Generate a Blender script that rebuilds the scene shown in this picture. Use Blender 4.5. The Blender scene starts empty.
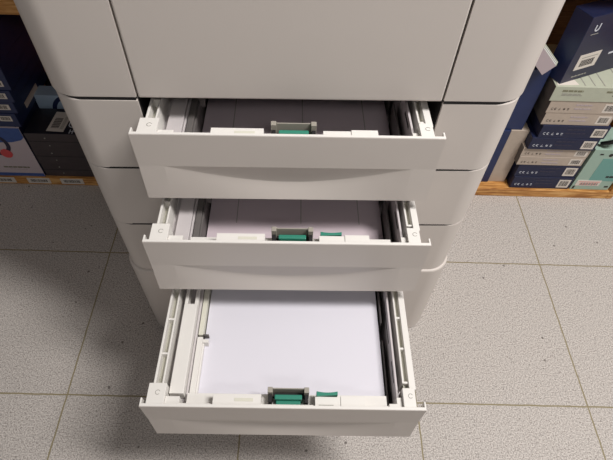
import bpy, bmesh, math, random
from mathutils import Vector, Matrix
random.seed(7)
PI = math.pi
sc = bpy.context.scene
C = sc.collection

# ------------------------------------------------------------------ camera
cam_d = bpy.data.cameras.new('camera'); cam = bpy.data.objects.new('camera', cam_d); C.objects.link(cam)
cam_d.sensor_width = 36.0; cam_d.lens = 489.0 / 613.0 * 36.0; cam_d.clip_start = 0.02; cam_d.clip_end = 50
_y = Vector((4.5, 639.0, -489.0)).normalized()
_z = -Vector((-19.5, -374.0, -489.0)).normalized(); _z = (_z - _y * _y.dot(_z)).normalized()
_x = _y.cross(_z)
M3 = Matrix((_x, _y, _z))
cam.matrix_world = Matrix.Translation((0, 0, 1.136)) @ M3.to_4x4()
sc.camera = cam
# ------------------------------------------------------------------ light
w = bpy.data.worlds.new('world'); sc.world = w; w.use_nodes = True
w.node_tree.nodes['Background'].inputs[0].default_value = (1.0, 0.96, 0.95, 1)
w.node_tree.nodes['Background'].inputs[1].default_value = 0.15
def area(name, loc, target, size, size_y, power, col):
    d = bpy.data.lights.new(name, 'AREA'); d.shape = 'RECTANGLE'; d.size = size; d.size_y = size_y
    d.energy = power; d.color = col
    o = bpy.data.objects.new(name, d); C.objects.link(o); o.location = loc
    o.rotation_euler = (Vector(target) - Vector(loc)).to_track_quat('-Z', 'Y').to_euler()
    return o
area('ceiling_lamp_light', (1.15, 0.08, 2.6), (0.45, 0.35, 0), 0.35, 0.9, 69, (1.0, 0.965, 0.94))
area('ceiling_lamp_light', (0.60, -1.50, 2.6), (0.1, 0.6, 0.9), 1.0, 0.35, 9, (1.0, 0.965, 0.94))
sc.view_settings.view_transform = 'Standard'; sc.view_settings.look = 'None'
sc.view_settings.gamma = 1; sc.view_settings.use_curve_mapping = False
sc.view_settings.exposure = 0.0

# ------------------------------------------------------------------ materials
def srgb(c): return tuple((x/255/12.92 if x/255 <= .04045 else ((x/255+.055)/1.055)**2.4) for x in c) + (1,)
def mat(name, col, rough=.5, metal=0, bump=0, bscale=200, var=0, spec=.5):
    m = bpy.data.materials.new(name); m.use_nodes = True
    n = m.node_tree.nodes; l = m.node_tree.links; b = n['Principled BSDF']
    b.inputs['Base Color'].default_value = srgb(col); b.inputs['Roughness'].default_value = rough
    b.inputs['Metallic'].default_value = metal; b.inputs['Specular IOR Level'].default_value = spec
    if bump or var:
        tc = n.new('ShaderNodeTexCoord'); no = n.new('ShaderNodeTexNoise'); no.inputs['Scale'].default_value = bscale
        l.new(tc.outputs['Object'], no.inputs['Vector'])
        if bump:
            bp = n.new('ShaderNodeBump'); bp.inputs['Strength'].default_value = bump; bp.inputs['Distance'].default_value = .0005
            l.new(no.outputs[0], bp.inputs['Height']); l.new(bp.outputs[0], b.inputs['Normal'])
        if var:
            mx = n.new('ShaderNodeMix'); mx.data_type = 'RGBA'; l.new(no.outputs[0], mx.inputs[0])
            c = srgb(col); mx.inputs[6].default_value = tuple(x*(1-var) for x in c[:3])+(1,)
            mx.inputs[7].default_value = tuple(min(1, x*(1+var)) for x in c[:3])+(1,)
            l.new(mx.outputs[2], b.inputs['Base Color'])
    return m
def wood(name, c1, c2, c3, scale=(3, 30, 30)):
    m = bpy.data.materials.new(name); m.use_nodes = True
    n = m.node_tree.nodes; l = m.node_tree.links; b = n['Principled BSDF']; b.inputs['Roughness'].default_value = .55
    tc = n.new('ShaderNodeTexCoord'); mp = n.new('ShaderNodeMapping'); mp.inputs['Scale'].default_value = scale
    no = n.new('ShaderNodeTexNoise'); no.inputs['Scale'].default_value = 4; no.inputs['Detail'].default_value = 6; no.inputs['Distortion'].default_value = .8
    cr = n.new('ShaderNodeValToRGB'); e = cr.color_ramp.elements
    e[0].position = .35; e[0].color = srgb(c1); e[1].position = .62; e[1].color = srgb(c3); x = e.new(.5); x.color = srgb(c2)
    l.new(tc.outputs['Object'], mp.inputs[0]); l.new(mp.outputs[0], no.inputs['Vector']); l.new(no.outputs[0], cr.inputs[0]); l.new(cr.outputs[0], b.inputs['Base Color'])
    return m
def floor_mat():
    m = bpy.data.materials.new('terrazzo_tiles'); m.use_nodes = True
    n = m.node_tree.nodes; l = m.node_tree.links; b = n['Principled BSDF']; b.inputs['Roughness'].default_value = .55
    b.inputs['Specular IOR Level'].default_value = .25
    tc = n.new('ShaderNodeTexCoord')
    def math_(op, a, bb=None, c=None):
        q = n.new('ShaderNodeMath'); q.operation = op
        for i, v in enumerate((a, bb, c)):
            if v is None: continue
            if isinstance(v, (int, float)): q.inputs[i].default_value = v
            else: l.new(v, q.inputs[i])
        return q.outputs[0]
    sep = n.new('ShaderNodeSeparateXYZ'); l.new(tc.outputs['Object'], sep.inputs[0])
    wob = n.new('ShaderNodeTexNoise'); wob.inputs['Scale'].default_value = 25; l.new(tc.outputs['Object'], wob.inputs['Vector'])
    wv = math_('MULTIPLY', math_('SUBTRACT', wob.outputs[0], .5), .003)
    ds = []
    for ax, off, per in ((0, -.1130, .4020), (1, .3745, .3965)):
        src = sep.outputs[ax] if ax == 0 else math_('MULTIPLY_ADD', sep.outputs[0], .007, sep.outputs[1])
        v = math_('ADD', math_('SUBTRACT', src, off), wv)
        r = math_('FRACT', math_('DIVIDE', v, per))
        d = math_('MULTIPLY', math_('MINIMUM', r, math_('SUBTRACT', 1.0, r)), per)
        ds.append(d)
    dist = math_('MINIMUM', ds[0], ds[1])
    grout = math_('LESS_THAN', dist, .0017)
    # fine grain
    n1 = n.new('ShaderNodeTexNoise'); n1.inputs['Scale'].default_value = 340; n1.inputs['Detail'].default_value = 3; l.new(tc.outputs['Object'], n1.inputs['Vector'])
    r1 = n.new('ShaderNodeValToRGB'); e = r1.color_ramp.elements
    e[0].position = .33; e[0].color = srgb((138, 131, 126)); e[1].position = .62; e[1].color = srgb((204, 198, 192)); l.new(n1.outputs[0], r1.inputs[0])
    # dark chips
    vo = n.new('ShaderNodeTexVoronoi'); vo.inputs['Scale'].default_value = 115; l.new(tc.outputs['Object'], vo.inputs['Vector'])
    sc_ = n.new('ShaderNodeSeparateColor'); l.new(vo.outputs['Color'], sc_.inputs[0])
    chip = math_('MULTIPLY', math_('LESS_THAN', vo.outputs['Distance'], .22), math_('GREATER_THAN', sc_.outputs[0], .62))
    mx = n.new('ShaderNodeMix'); mx.data_type = 'RGBA'; l.new(math_('MULTIPLY', chip, .38), mx.inputs[0]); l.new(r1.outputs[0], mx.inputs[6]); mx.inputs[7].default_value = srgb((88, 82, 78))
    vo2 = n.new('ShaderNodeTexVoronoi'); vo2.inputs['Scale'].default_value = 22; l.new(tc.outputs['Object'], vo2.inputs['Vector'])
    sc2 = n.new('ShaderNodeSeparateColor'); l.new(vo2.outputs['Color'], sc2.inputs[0])
    chip2 = math_('MULTIPLY', math_('LESS_THAN', vo2.outputs['Distance'], .07), math_('GREATER_THAN', sc2.outputs[0], .45))
    mx2 = n.new('ShaderNodeMix'); mx2.data_type = 'RGBA'; l.new(math_('MULTIPLY', chip2, .7), mx2.inputs[0]); l.new(mx.outputs[2], mx2.inputs[6]); mx2.inputs[7].default_value = srgb((70, 62, 56))
    mx3 = n.new('ShaderNodeMix'); mx3.data_type = 'RGBA'; l.new(grout, mx3.inputs[0]); l.new(mx2.outputs[2], mx3.inputs[6]); mx3.inputs[7].default_value = srgb((138, 128, 100))
    l.new(mx3.outputs[2], b.inputs['Base Color'])
    bp = n.new('ShaderNodeBump'); bp.inputs['Strength'].default_value = .4; bp.inputs['Distance'].default_value = .001
    l.new(math_('SUBTRACT', 1.0, grout), bp.inputs['Height']); l.new(bp.outputs[0], b.inputs['Normal'])
    return m
BODY = mat('warm_grey_plastic', (206, 198, 191), .42, bump=.15, bscale=900)
WHITE = mat('white_plastic', (219, 216, 211), .45)
CREAM = mat('cream_plastic', (206, 204, 190), .5)
INNER = mat('inner_grey_plastic', (190, 184, 184), .5)
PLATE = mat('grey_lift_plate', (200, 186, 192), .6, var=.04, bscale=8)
DARK = mat('black_inner', (16, 14, 16), .7)
GREYM = mat('grey_clip', (150, 145, 135), .45)
GREEN = mat('green_plastic', (46, 126, 106), .35)
PAPER = mat('paper', (212, 210, 218), .8, spec=.2)
MARK = mat('moulded_mark', (150, 148, 140), .6)
PRINT_D = mat('dark_print', (42, 38, 38), .7)
PRINT_L = mat('light_print', (205, 208, 215), .7)
STICK = mat('white_sticker', (214, 206, 196), .6)
NAVY = mat('navy_card', (28, 42, 82), .42, var=.15, bscale=30)
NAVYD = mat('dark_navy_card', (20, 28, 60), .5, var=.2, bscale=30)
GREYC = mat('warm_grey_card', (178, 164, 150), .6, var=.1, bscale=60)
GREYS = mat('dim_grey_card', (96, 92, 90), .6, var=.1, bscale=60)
MINT = mat('pale_mint_card', (176, 180, 162), .6, var=.06, bscale=60)
TEAL = mat('teal_print', (108, 158, 150), .5)
TEALL = mat('light_teal_card', (156, 180, 166), .55)
LILAC = mat('lilac_card', (172, 160, 164), .6)
BLACKC = mat('black_card', (66, 58, 60), .45, var=.2, bscale=40)
BLACKT = mat('black_glossy_card', (34, 34, 42), .3)
LBLUE = mat('light_blue_card', (168, 190, 212), .5, var=.1, bscale=20)
MIDBL = mat('mid_blue_print', (60, 88, 150), .5, var=.2, bscale=60)
PINKW = mat('pinkish_white_card', (196, 182, 186), .55)
RED = mat('coral_red_print', (214, 82, 84), .45)
REDC = mat('dull_red_card', (200, 104, 88), .6)
OLIVE = mat('olive_print', (120, 118, 96), .7)
CHARC = mat('charcoal_card', (40, 40, 64), .4, var=.15, bscale=50)
CABLE = mat('black_rubber', (12, 12, 14), .5)
WOOD = wood('pine_board', (150, 98, 44), (190, 134, 70), (216, 168, 104))
WOODB = wood('shaded_back_panel', (96, 66, 38), (112, 80, 48), (126, 92, 58))  # wood in the bay's shadow, with that shade put into the brown
WALLM = mat('wall_paint', (196, 190, 180), .8)

# ------------------------------------------------------------------ mesh builder
class MB:
    def __init__(s): s.v = []; s.f = []; s.mi = []; s.mats = []
    def mid(s, m):
        if m not in s.mats: s.mats.append(m)
        return s.mats.index(m)
    def box(s, x0, x1, y0, y1, z0, z1, m):
        b = len(s.v); k = s.mid(m)
        s.v += [(x, y, z) for z in (z0, z1) for x, y in ((x0, y0), (x1, y0), (x1, y1), (x0, y1))]
        for q in ((3, 2, 1, 0), (4, 5, 6, 7), (0, 1, 5, 4), (1, 2, 6, 5), (2, 3, 7, 6), (3, 0, 4, 7)):
            s.f.append([b+i for i in q]); s.mi.append(k)
        return s
    def prism(s, pts, z0, z1, m, axis='z'):        # pts ccw seen from +axis
        b = len(s.v); k = s.mid(m); n = len(pts)
        def P(p, t): return (p[0], p[1], t) if axis == 'z' else ((p[0], t, p[1]) if axis == 'y' else (t, p[0], p[1]))
        s.v += [P(p, z0) for p in pts] + [P(p, z1) for p in pts]
        s.f.append([b+i for i in range(n)][::-1]); s.mi.append(k)
        s.f.append([b+n+i for i in range(n)]); s.mi.append(k)
        for i in range(n):
            j = (i+1) % n; s.f.append([b+i, b+j, b+n+j, b+n+i]); s.mi.append(k)
        return s
    def cyl(s, c, r, z0, z1, m, n=20, axis='z'):
        return s.prism([(c[0]+r*math.cos(2*PI*i/n), c[1]+r*math.sin(2*PI*i/n)) for i in range(n)], z0, z1, m, axis)
    def ring(s, c, r0, r1, z0, z1, m, n=28, axis='z', a0=0, a1=2*PI):
        for i in range(n):
            t, u = a0+(a1-a0)*i/n, a0+(a1-a0)*(i+1)/n
            s.prism([(c[0]+r0*math.cos(t), c[1]+r0*math.sin(t)), (c[0]+r1*math.cos(t), c[1]+r1*math.sin(t)),
                     (c[0]+r1*math.cos(u), c[1]+r1*math.sin(u)), (c[0]+r0*math.cos(u), c[1]+r0*math.sin(u))], z0, z1, m, axis)
        return s
    def build(s, name, parent=None, loc=(0, 0, 0), rz=0, bevel=0, seg=2, smooth=False, lowbev=None):
        me = bpy.data.meshes.new(name); me.from_pydata(s.v, [], s.f)
        for m in s.mats: me.materials.append(m)
        me.polygons.foreach_set('material_index', s.mi)
        bm = bmesh.new(); bm.from_mesh(me); bmesh.ops.recalc_face_normals(bm, faces=bm.faces); bm.to_mesh(me); bm.free()
        o = bpy.data.objects.new(name, me); C.objects.link(o); o.location = loc; o.rotation_euler = (0, 0, rz)
        if parent: o.parent = parent
        if bevel:
            bv = o.modifiers.new('bevel', 'BEVEL'); bv.width = bevel; bv.segments = seg; bv.limit_method = 'ANGLE'; bv.angle_limit = math.radians(40)
        if lowbev is not None:            # full bevel on the top rim, slim one on the bottom rim and the sharp uprights
            at = me.attributes.new('bevel_weight_edge', 'FLOAT', 'EDGE')
            zt = max(v.co.z for v in me.vertices); zl = min(v.co.z for v in me.vertices)
            for e in me.edges:
                a, c_ = (me.vertices[i].co for i in e.vertices)
                at.data[e.index].value = 1.0 if a.z > zt-1e-5 and c_.z > zt-1e-5 else (lowbev if a.z < zl+1e-5 and c_.z < zl+1e-5 else 0)
            bv.limit_method = 'WEIGHT'
        if smooth:
            me.shade_auto_smooth(math.radians(35)) if hasattr(me, 'shade_auto_smooth') else None
            for p in me.polygons: p.use_smooth = abs(p.normal.z) < .5
            me.update()
            ed = me.attributes.get('sharp_edge') or me.attributes.new('sharp_edge', 'BOOLEAN', 'EDGE')
            bm = bmesh.new(); bm.from_mesh(me); bm.edges.ensure_lookup_table()
            sh = [len(e.link_faces) == 2 and e.calc_face_angle() > math.radians(30) for e in bm.edges]; bm.free()
            for i, t in enumerate(sh): ed.data[i].value = t
        return o
def tag(o, label=None, cat=None, group=None, kind=None):
    if label: o['label'] = label
    if cat: o['category'] = cat
    if group: o['group'] = group
    if kind: o['kind'] = kind
    return o
def arc(cx, cy, r, a0, a1, n=20):
    return [(cx+r*math.cos(a0+(a1-a0)*i/n), cy+r*math.sin(a0+(a1-a0)*i/n)) for i in range(n+1)]
def text_mesh(body, size, m, name, parent, loc, rot, depth=.0002):
    cu = bpy.data.curves.new(name, 'FONT'); cu.body = body; cu.size = size; cu.extrude = depth
    t = bpy.data.objects.new(name+'_src', cu); C.objects.link(t)
    bpy.context.view_layer.update()
    me = bpy.data.meshes.new_from_object(t.evaluated_get(bpy.context.evaluated_depsgraph_get()))
    bpy.data.objects.remove(t)
    me.materials.clear(); me.materials.append(m)
    o = bpy.data.objects.new(name, me); C.objects.link(o); o.location = loc; o.rotation_euler = rot; o.parent = parent
    return o

# ------------------------------------------------------------------ setting
b = MB(); b.box(-2.2, 2.2, -1.6, 1.52, -.05, 0, WALLM); fl = b.build('floor'); fl.data.materials.clear(); fl.data.materials.append(floor_mat()); tag(fl, kind='structure')
b = MB(); b.box(-2.2, 2.2, 1.52, 1.6, 0, 2.8, WALLM); tag(b.build('wall_back'), kind='structure')

# ------------------------------------------------------------------ printer
PX, PY, YAW = -.0097, .5545, math.radians(1.5)
HW = .3358; OP = .2125; RC = .045; DP = .60
printer = bpy.data.objects.new('multifunction_printer', None); C.objects.link(printer)
printer.location = (PX, PY, 0); printer.rotation_euler = (0, 0, YAW)
tag(printer, 'large warm grey office printer with three paper drawers pulled open', 'printer')

def side_outline(sg, r=RC, hw=HW, inner=OP):
    if sg < 0:
        p = [(-inner, 0)] + [(-inner, DP)] + [(-hw, DP)] + arc(-hw+r, r, r, PI, 1.5*PI)
    else:
        p = [(inner, 0)] + arc(hw-r, r, r, -.5*PI, 0) + [(hw, DP), (inner, DP)]
    return p
def full_outline(hw=HW, r=RC, y0=0):
    return arc(-hw+r, y0+r, r, PI, 1.5*PI) + arc(hw-r, y0+r, r, -.5*PI, 0) + [(hw, DP), (-hw, DP)]
G = .0007
Z1, Z2, Z3, Z4 = .7055, .572, .4275, .276
for z0, z1 in ((Z2, Z1), (Z3, Z2), (Z4, Z3)):
    for sg in (-1, 1):
        MB().prism(side_outline(sg), z0+.0003, z1-(G if z1 > .7 else .0003), BODY).build('side_panel', printer, bevel=.0028, seg=3, lowbev=.22, smooth=True)
# upper unit side panels and door
for sg in (-1, 1):
    MB().prism(side_outline(sg, RC+.004, HW+.004), Z1+G+.0015, 1.03, BODY).build('upper_side_panel', printer, bevel=.0028, seg=3, lowbev=.3, smooth=True)
MB().box(-OP+.0022, OP-.0022, .0005, .03, Z1+.001, 1.03, BODY).build('front_door', printer, bevel=.0025)
MB().prism(full_outline(), 1.033, 1.06, BODY).build('top_cover', printer, bevel=.006, lowbev=.3, smooth=True)
# dark inner core: seams, back and dividers between the trays
c = MB()
c.box(-OP+.0005, OP-.0005, .032, DP-.01, Z1+.004, 1.03, DARK)
c.box(-OP+.0005, OP-.0005, DP-.03, DP-.002, Z4, Z1+.003, DARK)
for z in (Z2, Z3): c.box(-OP+.0005, OP-.0005, .03, DP-.03, z-.003, z+.001, DARK)
c.box(-OP+.0005, OP-.0005, .03, DP-.03, Z4-.004, Z4+.001, DARK)
for z in (Z1, Z2, Z3):
    c.prism(side_outline(-1, RC, HW-.004, OP+.001), z-.002, z+.002, DARK)
    c.prism(side_outline(1, RC, HW-.004, OP+.001), z-.002, z+.002, DARK)
for sx in (-1, 1):
    xa, xb = sorted((sx*(OP-.0014), sx*(OP-.0004))); c.box(xa, xb, .004, DP-.03, Z4+.001, Z1-.001, DARK)
c.build('inner_frame', printer)
# base cabinet
MB().prism(full_outline(HW+.005, RC+.004, -.004), .004, Z4-G, BODY).build('base_cabinet', printer, bevel=.005, seg=4, lowbev=.4, smooth=True)
for x in (-.25, .25):
    for y in (.08, .50):
        MB().cyl((x, y), .022, .0002, .0038, DARK).build('foot', printer)

def front_panel_mesh(h, parent):
    """drawer front: flat upper half, shallow curved grip scooped in below mid height"""
    nx = 96; hw = .2110; zmid = -.47*h; nA, nB = 14, 6
    V = []; F = []
    def rows(x):
        r = [(zmid*i/6, 0) for i in range(7)]
        u = abs(x)/.176; k = math.cos(min(1, u)*PI/2) if u < 1 else 0
        Hs = max(.0008, .56*(h+zmid)*k); D = .0085*k
        low = lambda z: -.0030*(zmid-z)/(h+zmid)
        for i in range(nA+1):
            t = i/nA; z = zmid-.0001-(Hs-.0001)*t; r.append((z, low(z)+D*(1-(1-t)**1.4)))
        z0 = zmid-Hs
        for i in range(1, nB+1):
            z = z0+(-h-z0)*i/nB; r.append((z, low(z)+D*(1-i/nB)))
        return r
    cols = [rows(-hw+2*hw*i/nx) for i in range(nx+1)]
    nr = len(cols[0])
    for j in range(nr):
        for i in range(nx+1): V.append((-hw+2*hw*i/nx, cols[i][j][1], cols[i][j][0]))
    n = nx+1
    for j in range(nr-1):
        for i in range(nx): F.append((j*n+i, (j+1)*n+i, (j+1)*n+i+1, j*n+i+1))
    me = bpy.data.meshes.new('front_panel'); me.from_pydata(V, [], F)
    bm = bmesh.new(); bm.from_mesh(me)
    # close to a solid: extrude border back
    bm.edges.ensure_lookup_table()
    be = [e for e in bm.edges if e.is_boundary]
    r = bmesh.ops.extrude_edge_only(bm, edges=be)
    nv = [g for g in r['geom'] if isinstance(g, bmesh.types.BMVert)]
    for v in nv: v.co.y = .004 if v.co.z > -.0001 or True else 0
    bmesh.ops.recalc_face_normals(bm, faces=bm.faces)
    bm.to_mesh(me); bm.free(); me.materials.append(BODY)
    o = bpy.data.objects.new('front_panel', me); C.objects.link(o); o.parent = parent
    # rim around the back: thin lip, end hooks, bottom flange, inner skin
    r = MB()
    r.box(-.2110, .2110, .0004, .0048, -.0035, .0012, WHITE)
    r.box(-.2110, -.2085, .0045, .013, -h+.004, .001, WHITE); r.box(.2085, .2110, .0045, .013, -h+.004, .001, WHITE)
    r.box(-.2095, .2095, .003, .006, -h*.45, -.003, BODY)
    r.box(-.2090, .2090, .0035, .024, -h+.0003, -h+.003, BODY)
    r.build('lip', o, bevel=.0006)
    return o

def make_drawer(pull, ztop, h, paper_z, label, dyaw, dx, tab, plate):
    L = .44
    d = MB()
    # bin floor, walls
    d.box(-.200, .200, .006, L, -h+.012, -h+.015, INNER)
    d.box(-.200, .200, L-.004, L, -h+.012, -.03, INNER)
    d.box(-.153, -.149, .02, L, -h+.015, -.034, INNER)
    d.box(-.184, -.153, .02, L, -.046, -.042, INNER)
    bin_ = d.build('paper_drawer', printer, loc=(dx, -pull, ztop), bevel=.0006)
    bin_['label'] = label; bin_.rotation_euler[2] = dyaw
    front_panel_mesh(h, bin_)
    # left rail: two walls with ladder rungs
    r = MB()
    r.box(-.1985, -.1950, .036, L, -.075, -.007, WHITE); r.box(-.1865, -.1838, .036, L, -.075, -.010, WHITE)
    r.box(-.1950, -.1865, .036, L, -.026, -.023, CREAM)
    for y in (.036, .085, .145, .205, .265, .325, .385): r.box(-.1952, -.1864, y, y+.0035, -.026, -.010, WHITE)
    r.build('side_rail', bin_, bevel=.0006)
    # right rail
    r = MB()
    r.box(.1910, .2010, .034, L, -.075, -.007, WHITE); r.box(.1815, .1845, .044, L, -.075, -.009, WHITE)
    r.box(.1845, .1910, .036, L, -.022, -.019, CREAM)
    for y in (.044, .10, .155, .215, .275, .335, .395): r.box(.1844, .1912, y, y+.0035, -.022, -.010, WHITE)
    r.build('side_rail', bin_, bevel=.0006)
    # inner right skin with slots
    r = MB(); r.box(.1715, .1745, .02, L-.02, -h+.02, -.014, INNER)
    for y0, y1, zz in ((.05, .085, -.022), (.12, .20, -.03), (.24, .30, -.025), (.03, .045, -.05)): r.box(.1712, .1748, y0, y1, zz-.005, zz, DARK)
    r.box(.1625, .1645, .16, L-.03, -h+.02, -.036, GREYS); r.box(.1625, .1645, .02, .13, -h+.02, -.044, GREYS)
    r.build('inner_wall', bin_)
    # corner blocks
    for x0, x1, y1 in ((-.2030, -.1770, .036), (.1790, .1975, .034)):
        q = MB(); q.box(x0, x1, .0045, y1, -.07, -.0015, WHITE)
        q.ring(((x0+x1)/2+.002, .022), .0028, .0038, -.0018, -.0009, MARK, n=16, a0=.4, a1=5.6)
        q.build('corner_block', bin_, bevel=.0008)
    q = MB(); q.box(-.1770, -.1560, .0045, .0185, -.08, -.007, WHITE); q.build('corner_step', bin_, bevel=.0007)
    q = MB(); q.prism([(.158, .0045), (.179, .0045), (.179, .022), (.170, .022), (.170, .0125), (.158, .0125)], -.08, -.009, WHITE)
    q.build('corner_step', bin_, bevel=.0007)
    # front beam
    q = MB()
    q.box(-.156, .158, .0055, .0100, -.052, -.012, WHITE); q.box(-.149, .158, .0100, .0298, -h+.016, -.026, WHITE)
    q.box(-.106, -.0345, .0045, .0225, -.052, -.0055, WHITE)
    q.box(-.0460, -.0345, .0225, .0250, -.052, -.012, WHITE)
    q.box(.0465, .085, .0045, .0205, -.052, -.0065, WHITE); q.box(.085, .1215, .0045, .0215, -.052, -.0050, WHITE)
    
    q.box(-.074, -.046, .0115, .0165, -.0056, -.0050, CREAM); q.box(.052, .074, .0075, .0085, -.0066, -.0060, MARK)
    q.build('front_beam', bin_, bevel=.0008)
    # lever housing
    q = MB()
    for x0, x1 in ((-.0250, -.0175), (.0300, .0375)):
        q.box(x0, x1, .024, .0325, -.03, -.0005, GREYM); q.box(x0+.001, x1-.001, .012, .024, -.04, -.009, DARK)
    q.box(-.0175, .0300, .0300, .0318, -.03, -.0025, GREYM)
    q.box(-.0175, .0300, .0235, .0300, -.035, -.020, DARK)
    hs = q.build('latch_housing', bin_, bevel=.0006)
    q = MB(); q.box(-.0145, .0270, .0165, .0240, -.034, -.0085, GREEN); q.box(-.0125, .0250, .0100, .0165, -.034, -.0135, GREEN)
    lv = q.build('latch_lever', hs, bevel=.0015); lv['label'] = 'green latch lever'
    # green leaf tab
    n = 14; pts = []
    for i in range(n+1):
        x = .0485+.032*i/n; u = (i/n-.5)*2; pts.append((x, .0275-.0018*(1-u*u)))
    for i in range(n, -1, -1):
        x = .0485+.032*i/n; u = (i/n-.5)*2; pts.append((x, .0212+.0010*u))
    q = MB(); q.prism(pts, -.03, tab, GREEN); t = q.build('size_tab', bin_, bevel=.0005); t['label'] = 'green size tab'
    # paper guides at the left
    gt, g1, g2 = (-.0175, WHITE, CREAM) if not plate else (-.030, INNER, GREYS)  # upper drawers: shade on the guides painted in as darker greys
    q = MB()
    q.box(-.1755, -.1535, .026, .180, -.040, gt, g1)
    q.box(-.1755, -.1700, .180, .225, -.040, gt, g1); q.box(-.1595, -.1535, .180, L-.02, -.040, gt-.004, g1)
    q.build('guide_track', bin_, bevel=.0008)
    q = MB()
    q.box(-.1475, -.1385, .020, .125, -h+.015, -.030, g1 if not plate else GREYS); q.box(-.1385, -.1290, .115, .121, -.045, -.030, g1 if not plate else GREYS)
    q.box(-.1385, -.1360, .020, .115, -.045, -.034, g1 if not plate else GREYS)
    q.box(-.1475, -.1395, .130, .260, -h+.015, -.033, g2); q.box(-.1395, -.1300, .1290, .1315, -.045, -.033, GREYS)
    q.build('paper_guide', bin_, bevel=.0006)
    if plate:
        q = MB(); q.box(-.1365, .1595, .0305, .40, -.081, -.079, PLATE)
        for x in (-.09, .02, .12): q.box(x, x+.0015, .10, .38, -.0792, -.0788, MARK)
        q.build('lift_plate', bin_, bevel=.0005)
    return bin_

DR = [(.062, .6950, .1225, -.5, -.0040, -.0120), (.1370, .5560, .1270, -.8, -.0050, -.0050), (.3268, .4065, .1295, -1.45, -.0105, -.0020)]
names = ['topmost open drawer, pulled out least', 'middle open drawer', 'lowest open drawer, pulled out furthest']
pz = [-.072, -.076, -.046]
plab = ['shaded stack of white paper inside the topmost open drawer of the printer',
        'shaded stack of white paper inside the middle open drawer of the printer',
        'stack of blank white paper inside the lowest open printer drawer']
RY = Matrix.Rotation(YAW, 3, 'Z')
for (pull, zt, h, dy, dx, tb), nm, z, pl in zip(DR, names, pz, plab):
    dy = math.radians(dy); make_drawer(pull, zt, h, z, nm, dy, dx, tb, z < -.05)
    if z < -.05: continue
    q = MB(); q.box(-.1375, .1595, .0305, .0305+.210, 0, (-z and (h-.015+z)), PAPER)
    o = q.build('paper_stack')
    p = RY @ Vector((dx, -pull, 0))
    o.location = (PX+p.x, PY+p.y, zt-h+.0153); o.rotation_euler = (0, 0, YAW+dy)
    tag(o, pl, 'paper')

# ------------------------------------------------------------------ shelves
def shelf(x0, x1, zs, label, tags=()):
    r = bpy.data.objects.new('wooden_shelf_unit', None); C.objects.link(r); r.location = ((x0+x1)/2, 1.204, 0)
    tag(r, label, 'shelf'); cx = (x0+x1)/2
    X0, X1 = x0-cx, x1-cx
    for z0, z1 in zs: MB().box(X0+.0205, X1-.0205, -.182, .28, z0, z1, WOOD).build('shelf_board', r, bevel=.0015)
    for a in (X0, X1-.02): MB().box(a, a+.02, -.182, .28, 0, 1.25, WOOD).build('side_board', r, bevel=.0015)
    MB().box(X0+.0205, X1-.0205, .281, .292, 0, 1.25, WOODB).build('back_board', r)
    return r
YF = 1.0180
sl = shelf(-1.34, -.415, ((0.0005, .031), (.551, .586), (1.0, 1.03)), 'pale wooden shelf unit holding boxes, left of the printer')
sr = shelf(.405, .993, ((0.0005, .031), (.70, .735), (1.1, 1.13)), 'pale wooden shelf unit holding boxes, right of the printer')
for x in (-.965, -.870, -.765, -.665):        # price strips on the front edge of the lower board
    q = MB(); q.box(-.034, .034, -.0012, 0, 0, .022, STICK)
    xs = -.024
    while xs < .024:
        wd = random.choice((.001, .0016, .0024)); q.box(xs, xs+wd, -.0015, -.0011, .006, .017, PRINT_D); xs += wd+.0018
    o = q.build('price_label', sl); o.location = (x+.8775-.021, -.182, .007)

# ------------------------------------------------------------------ boxes
def barcode(parent, x, y, z, w_, h_, name='barcode_label'):
    """white sticker with bars on a face looking along -y"""
    q = MB(); q.box(0, w_, -.0006, 0, 0, h_, STICK); a = .14*w_
    while a < .84*w_:
        t = random.choice((.0008, .0012, .002)); q.box(a, a+t, -.0009, -.0005, .2*h_, .85*h_, PRINT_D); a += t+.0014
    return q.build(name, parent, loc=(x, y, z))
def marks(parent, x, y, z, s, m):
    """row of small compliance marks: CE, corner, bins"""
    q = MB()
    t = .12*s
    def A(cx, r, a0, a1): q.ring((cx, 0), r-t, r, -.0006, 0, m, n=10, axis='y', a0=a0, a1=a1)
    def B(x0, x1, z0, z1): q.box(x0*s, x1*s, -.0006, 0, z0*s, z1*s, m)
    A(.5*s, .5*s, .9, 5.4); A(1.75*s, .5*s, .9, 5.4); B(1.35, 1.75, -.06, .06)
    q.prism([(3.0*s, -.5*s), (3.9*s, -.5*s), (3.9*s, -.4*s), (3.1*s, -.4*s), (3.6*s, .4*s), (3.5*s, .45*s)], -.0006, 0, m, 'y')
    A(5.2*s, .42*s, 0, 2*PI); B(5.1, 5.3, -.1, .1)
    B(6.4, 7.1, .3, .42); B(6.5, 6.6, -.45, .3); B(6.9, 7.0, -.45, .3); B(6.5, 7.0, -.5, -.4)
    return q.build('printed_marks', parent, loc=(x, y, z))
def lines(parent, x, y, z, w_, n, m, hgt=.003, gap=.006, name='printed_lines'):
    q = MB()
    for i in range(n):
        a = 0; end = w_*random.uniform(.75, 1)
        while a < end:
            t = random.uniform(.006, .016); q.box(a, min(a+t, end), -.0006, 0, -i*gap-hgt, -i*gap, m); a += t+.002
    return q.build(name, parent, loc=(x, y, z))
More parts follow.
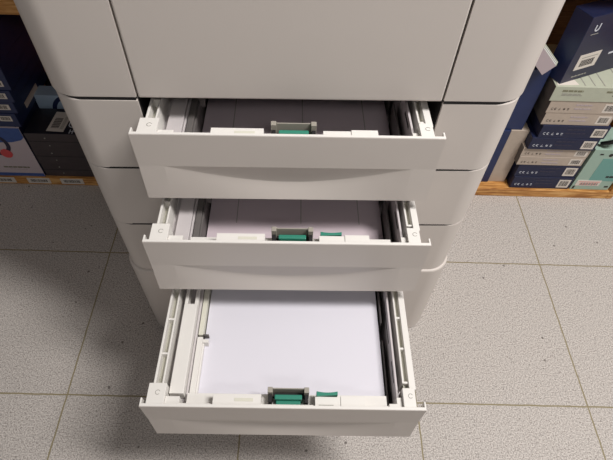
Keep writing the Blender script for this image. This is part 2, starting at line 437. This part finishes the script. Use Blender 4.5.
def carton(x0, x1, y0, dep, z0, z1, m, label, rz=0, group=None, msid=None, mtop=None, name='product_box', cat='box'):
    """card box; origin at the front-left bottom corner; body keeps y >= 0"""
    W_, H_ = x1-x0, z1-z0
    q = MB(); q.box(0, W_, 0, dep, 0, H_, m)
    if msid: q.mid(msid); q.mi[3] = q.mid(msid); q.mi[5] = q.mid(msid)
    if mtop: q.mi[1] = q.mid(mtop)
    # lid seam lines: tuck-flap slits on front edge
    o = q.build(name, loc=(x0, y0, z0), rz=rz, bevel=.0009)
    tag(o, label, cat, group)
    return o
g = .0006
# --- left bay -------------------------------------------------------
zb = .0316
o = carton(-.985, -.762, 1.026, .16, zb, .222, PINKW, 'white, blue and pink picture box at bottom left, on the lower shelf board', msid=NAVYD)
W_, H_ = .223, .222-zb
q = MB()
q.box(0.001, W_-.001, -.0006, 0, .002, .014, MIDBL); q.build('printed_base_stripe', o); q = MB()
q.prism([(.001, .128), (W_-.040, .138), (W_-.012, .146), (W_-.001, .156), (W_-.001, H_-.001), (.001, H_-.001)], -.0006, 0, MIDBL, 'y')
q.build('printed_band', o)
q = MB(); q.ring((.130, .128), .030, .041, -.0012, -.0003, CHARC, axis='y'); q.build('printed_ring', o)
q = MB(); q.cyl((.148, .094), .0165, -.0016, -.0004, RED, axis='y', n=28); q.build('printed_ball', o)
lines(o, .115, 0, .041, .085, 1, OLIVE, .005); lines(o, .13, 0, .031, .06, 1, LILAC, .002)
zz = .2226; k = 0
ords = ['lowest', 'second from the bottom', 'third from the bottom', 'fourth from the bottom', 'fifth from the bottom', 'sixth from the bottom', 'seventh from the bottom', 'topmost']
for k in range(8):
    hk = .0445 if k == 0 else .0360
    x1 = -.739 + (-.016, -.006, .002, .009, .012, .013, .015, .014)[k]
    o = carton(x1-.21, x1, 1.030+(.0, .002, .001, .003, 0, .002, .001, .002)[k], .22, zz, zz+hk, NAVY, 'thin navy box with white barcode sticker, %s of the left-hand stack' % ords[k], group='thin navy boxes stacked at far left')
    barcode(o, .163, 0, hk-.025, .033, .017)
    if k == 0: MB().box(.21, .2106, .060, .150, .016, .042, STICK).build('side_sheen', o)  # pale patch painting the sheen on this box's side face
    lines(o, .02, 0, .028, .09, 2, PRINT_L, .002)
    zz += hk+g
zz = zb
for k, (hh, lab) in enumerate(((.0545, 'plain black box at the bottom of the black stack beside the printer'), (.058, 'plain black box in the middle of the black stack beside the printer'), (.0585, 'black box with white sticker on its lid, topping the black stack'))):
    x0 = -.760 if k < 2 else -.757
    o = carton(x0, x0+.20, 1.030-.002*k, .108, zz, zz+hh, BLACKC, lab, group='black boxes stacked left of the printer', mtop=BLACKT)
    q = MB(); q.box(.001, .199, -.0005, 0, hh*.5, hh*.5+.0008, DARK); q.cyl((.052, hh*.72), .0022, -.0007, 0, MARK, axis='y', n=10); q.cyl((.056, hh*.25), .0018, -.0007, 0, MARK, axis='y', n=10)
    q.build('printed_detail', o)
    zz += hh+g
top = o; hT = .0585
q = MB(); q.box(0, .048, 0, .082, 0, .0006, STICK)
a = .014
for i in range(12): q.box(.008, .030, a, a+.0012+.0012*(i % 2), .0005, .0009, PRINT_D); a += .0035
for i in range(3): q.box(.035+.003*i, .0362+.003*i, .01, .062, .0005, .0009, MARK)
s = q.build('white_sticker', top, loc=(.058, .012, hT)); s.rotation_euler = (0, 0, -.05)
q = MB(); q.ring((.1240, .040), .0085, .0115, hT, hT+.0004, PRINT_L, n=14, a0=PI, a1=2*PI); q.box(.1125, .1155, .040, .056, hT, hT+.0004, PRINT_L); q.box(.1325, .1355, .040, .056, hT, hT+.0004, PRINT_L)
q.box(.1220, .1245, .004, .020, hT, hT+.0004, PRINT_L); q.box(.1300, .1325, .004, .020, hT, hT+.0004, PRINT_L); q.box(.1220, .1380, .011, .0125, hT, hT+.0004, PRINT_L)
q.build('printed_letters', top)
# boxes behind the black stack
o = carton(-.757, -.47, 1.146, .045, zb, .240, LBLUE, 'light blue box with dark blue swirl, behind the black stack')
q = MB(); q.ring((.10, .150), .050, .062, -.0006, 0, NAVY, axis='y', a0=.2, a1=PI-.1); q.ring((.16, .140), .035, .043, -.0006, 0, NAVY, axis='y', a0=.4, a1=PI); q.build('printed_swirl', o)
carton(-.785, -.46, 1.270, .15, zb, .225, BLACKT, 'black glossy box behind the light blue box')
o = carton(-.785, -.47, 1.276, .12, .2256, .390, REDC, 'dull red box lying on the black glossy box behind')
lines(o, .02, 0, .06, .12, 3, OLIVE, .006, .014)
# --- right bay ------------------------------------------------------
zz = zb
low = [(.658, .842, .0487, NAVYD, PRINT_L), (.655, .840, .0487, NAVYD, PRINT_L), (.643, .836, .0327, GREYC, PRINT_D), (.642, .838, .0327, GREYC, PRINT_D)]
up = [(.648, .838, .0422, NAVYD, PRINT_L), (.660, .846, .0422, NAVYD, PRINT_L), (.652, .838, .0392, GREYC, PRINT_D), (.648, .836, .0392, GREYC, PRINT_D)]
labs = ['navy box with barcode label, lowest in the right-hand stack', 'navy box second from bottom in the right-hand stack, under a grey one',
        'warm grey box directly on the two lowest navy boxes', 'warm grey box with two navy boxes resting on it',
        'navy box resting directly on a warm grey box, mid stack', 'navy box directly beneath the upper pair of warm grey boxes',
        'lower of the upper pair of warm grey boxes', 'warm grey box directly beneath the pale mint box']
for k, ((x0, x1, hh, m, pm), lab) in enumerate(zip(low+up, labs)):
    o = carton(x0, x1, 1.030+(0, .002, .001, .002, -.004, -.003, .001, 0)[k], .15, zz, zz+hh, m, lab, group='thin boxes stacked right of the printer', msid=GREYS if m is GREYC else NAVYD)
    barcode(o, x1-x0-.042, 0, hh*.14, .036, hh*.68)
    marks(o, .010, 0, hh*.35, .0076 if m is NAVYD else .0066, pm)
    if m is NAVYD: lines(o, .070, 0, hh*.8, .060, 2, CHARC, .005, .013)
    else: lines(o, .070, 0, hh*.75, .055, 2, LILAC, .004, .012)
    zz += hh+g
ZM = zz
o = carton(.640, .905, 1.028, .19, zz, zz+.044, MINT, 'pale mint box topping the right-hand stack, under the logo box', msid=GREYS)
lines(o, .022, 0, .034, .070, 1, OLIVE, .005); lines(o, .024, 0, .024, .062, 2, MARK, .002, .004)
lines(o, .135, 0, .034, .10, 1, OLIVE, .005); lines(o, .155, 0, .025, .07, 1, PRINT_D, .006)
q = MB()
for x in (.075, .100, .125, .170): q.prism([(x, .006), (x+.0025, .006), (x-.006, .18), (x-.0085, .18)], .044, .0446, MARK)
q.build('printed_stripes', o)
q = MB(); q.prism([(.004, .004), (.06, .008), (.05, .045), (.008, .03)], .0441, .0450, STICK); q.build('torn_label', o)
zt = zz+.044+g
# logo box, turned
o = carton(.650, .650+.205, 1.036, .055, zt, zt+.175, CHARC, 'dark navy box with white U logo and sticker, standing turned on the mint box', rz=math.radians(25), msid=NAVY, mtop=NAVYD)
q = MB(); q.ring((.031, .143), .0042, .0075, -.0006, 0, PRINT_L, axis='y', n=16, a0=PI, a1=2*PI); q.box(.0235, .0268, -.0006, 0, .143, .152, PRINT_L); q.box(.0352, .0385, -.0006, 0, .143, .154, PRINT_L)
q.box(.019, .043, -.0006, 0, .128, .1295, MARK); q.build('printed_logo', o)
q = MB(); q.box(0, .070, -.0006, 0, 0, .042, STICK)
for i in range(16): q.box(.012+.0028*i, .0132+.0028*i+.0006*(i % 2), -.0009, -.0005, .008, .026, PRINT_D)
q.box(.01, .062, -.0009, -.0005, .032, .034, MARK); q.build('barcode_sticker', o, loc=(.024, 0, .032))
lines(o, .03, 0, .014, .06, 1, MARK, .003)
lines(o, .125, 0, .06, .03, 1, PRINT_L, .005)
# mint box standing at the right end
o = carton(.8465, .9665, 1.030, .10, zb, .198, TEALL, 'light teal box with darker teal square, standing at right end of shelf')
q = MB(); q.box(.040, .118, -.0006, 0, .040, .132, TEAL); q.build('printed_square', o)
q = MB(); q.box(.008, .082, -.0011, 0, .018, .042, STICK)
for i in range(20): q.box(.020+.0028*i, .0213+.0028*i, -.0014, -.0010, .021, .031, PRINT_D if i % 3 else RED)
q.box(.014, .078, -.0014, -.0010, .0345, .036, RED); q.build('white_sticker', o)
lines(o, .085, -.0006, .062, .026, 1, PRINT_D, .007)
for a in ((.102, .114, .012, .018), (.005, .011, .004, .016), (.022, .032, .146, .151)): MB().box(a[0], a[1], -.0006, 0, a[2], a[3], PRINT_D).build('printed_mark', o)
MB().cyl((.055, .146), .006, -.0006, 0, PRINT_D, axis='y').build('printed_mark', o)
# standing boxes at the left of the right-hand bay
carton(.480, .5955, 1.052, .12, zb, .238, NAVY, 'navy box standing beside the printer, partly hidden behind it', msid=NAVYD)
o = carton(.5965, .6480, 1.055, .12, zb, .238, GREYC, 'plain pinkish grey box standing upright between navy box and grey stack', msid=GREYC)
o = carton(.556, .6260, 1.058, .10, .2386, .4315, NAVY, 'tall plain navy box on the pinkish grey upright box', msid=NAVYD)
Cc = Vector((0, 0, 1.136)); kk = .98
p2 = Cc+(Vector((.6212, 1.040, .4552))-Cc)*kk; p1 = Cc+(Vector((.6001, 1.044, .4262))-Cc)*kk; p3 = Cc+(Vector((.5875, 1.070, .4862))-Cc)*kk
ex = (p2-p1); ey = (p3-p2); ey = ey-ex*(ey.dot(ex)/ex.dot(ex)); ez = ex.cross(ey).normalized()      # ez looks out of the lilac face
lx, ly = ex.length, ey.length
q = MB(); q.box(-lx, 0, 0, ly, -.038, 0, LILAC); q.mid(MINT); q.mi[3] = 1
for i in range(4): q.box(-.0002, .0004, .004, ly-.003, -.029+.0075*i, -.026+.0075*i, PAPER if i % 2 else MARK)
o = q.build('product_box', loc=p2); o.rotation_euler = Matrix((ex.normalized(), ey.normalized(), ez)).transposed().to_euler()
tag(o, 'small tilted lilac box with pale striped side, leaning against the printer on a navy box', 'box')
# black cable end hanging in front of the teal box
cu = bpy.data.curves.new('black_cable', 'CURVE'); cu.dimensions = '3D'; cu.bevel_depth = .006; cu.bevel_resolution = 4
sp = cu.splines.new('BEZIER'); P = [(.862, 1.045, .2070), (.885, 1.030, .232), (.915, 1.05, .240), (.955, 1.06, .215), (.960, 1.10, .206)]
sp.bezier_points.add(len(P)-1)
for bp_, p in zip(sp.bezier_points, P): bp_.co = p; bp_.handle_left_type = bp_.handle_right_type = 'AUTO'
cb = bpy.data.objects.new('black_cable', cu); C.objects.link(cb); cu.materials.append(CABLE); cu.use_fill_caps = True
dg = bpy.context.evaluated_depsgraph_get(); me = bpy.data.meshes.new_from_object(cb.evaluated_get(dg)); bpy.data.objects.remove(cb)
cb = bpy.data.objects.new('black_cable', me); C.objects.link(cb)
tag(cb, 'short black cable lying on top of the light teal box', 'cable')
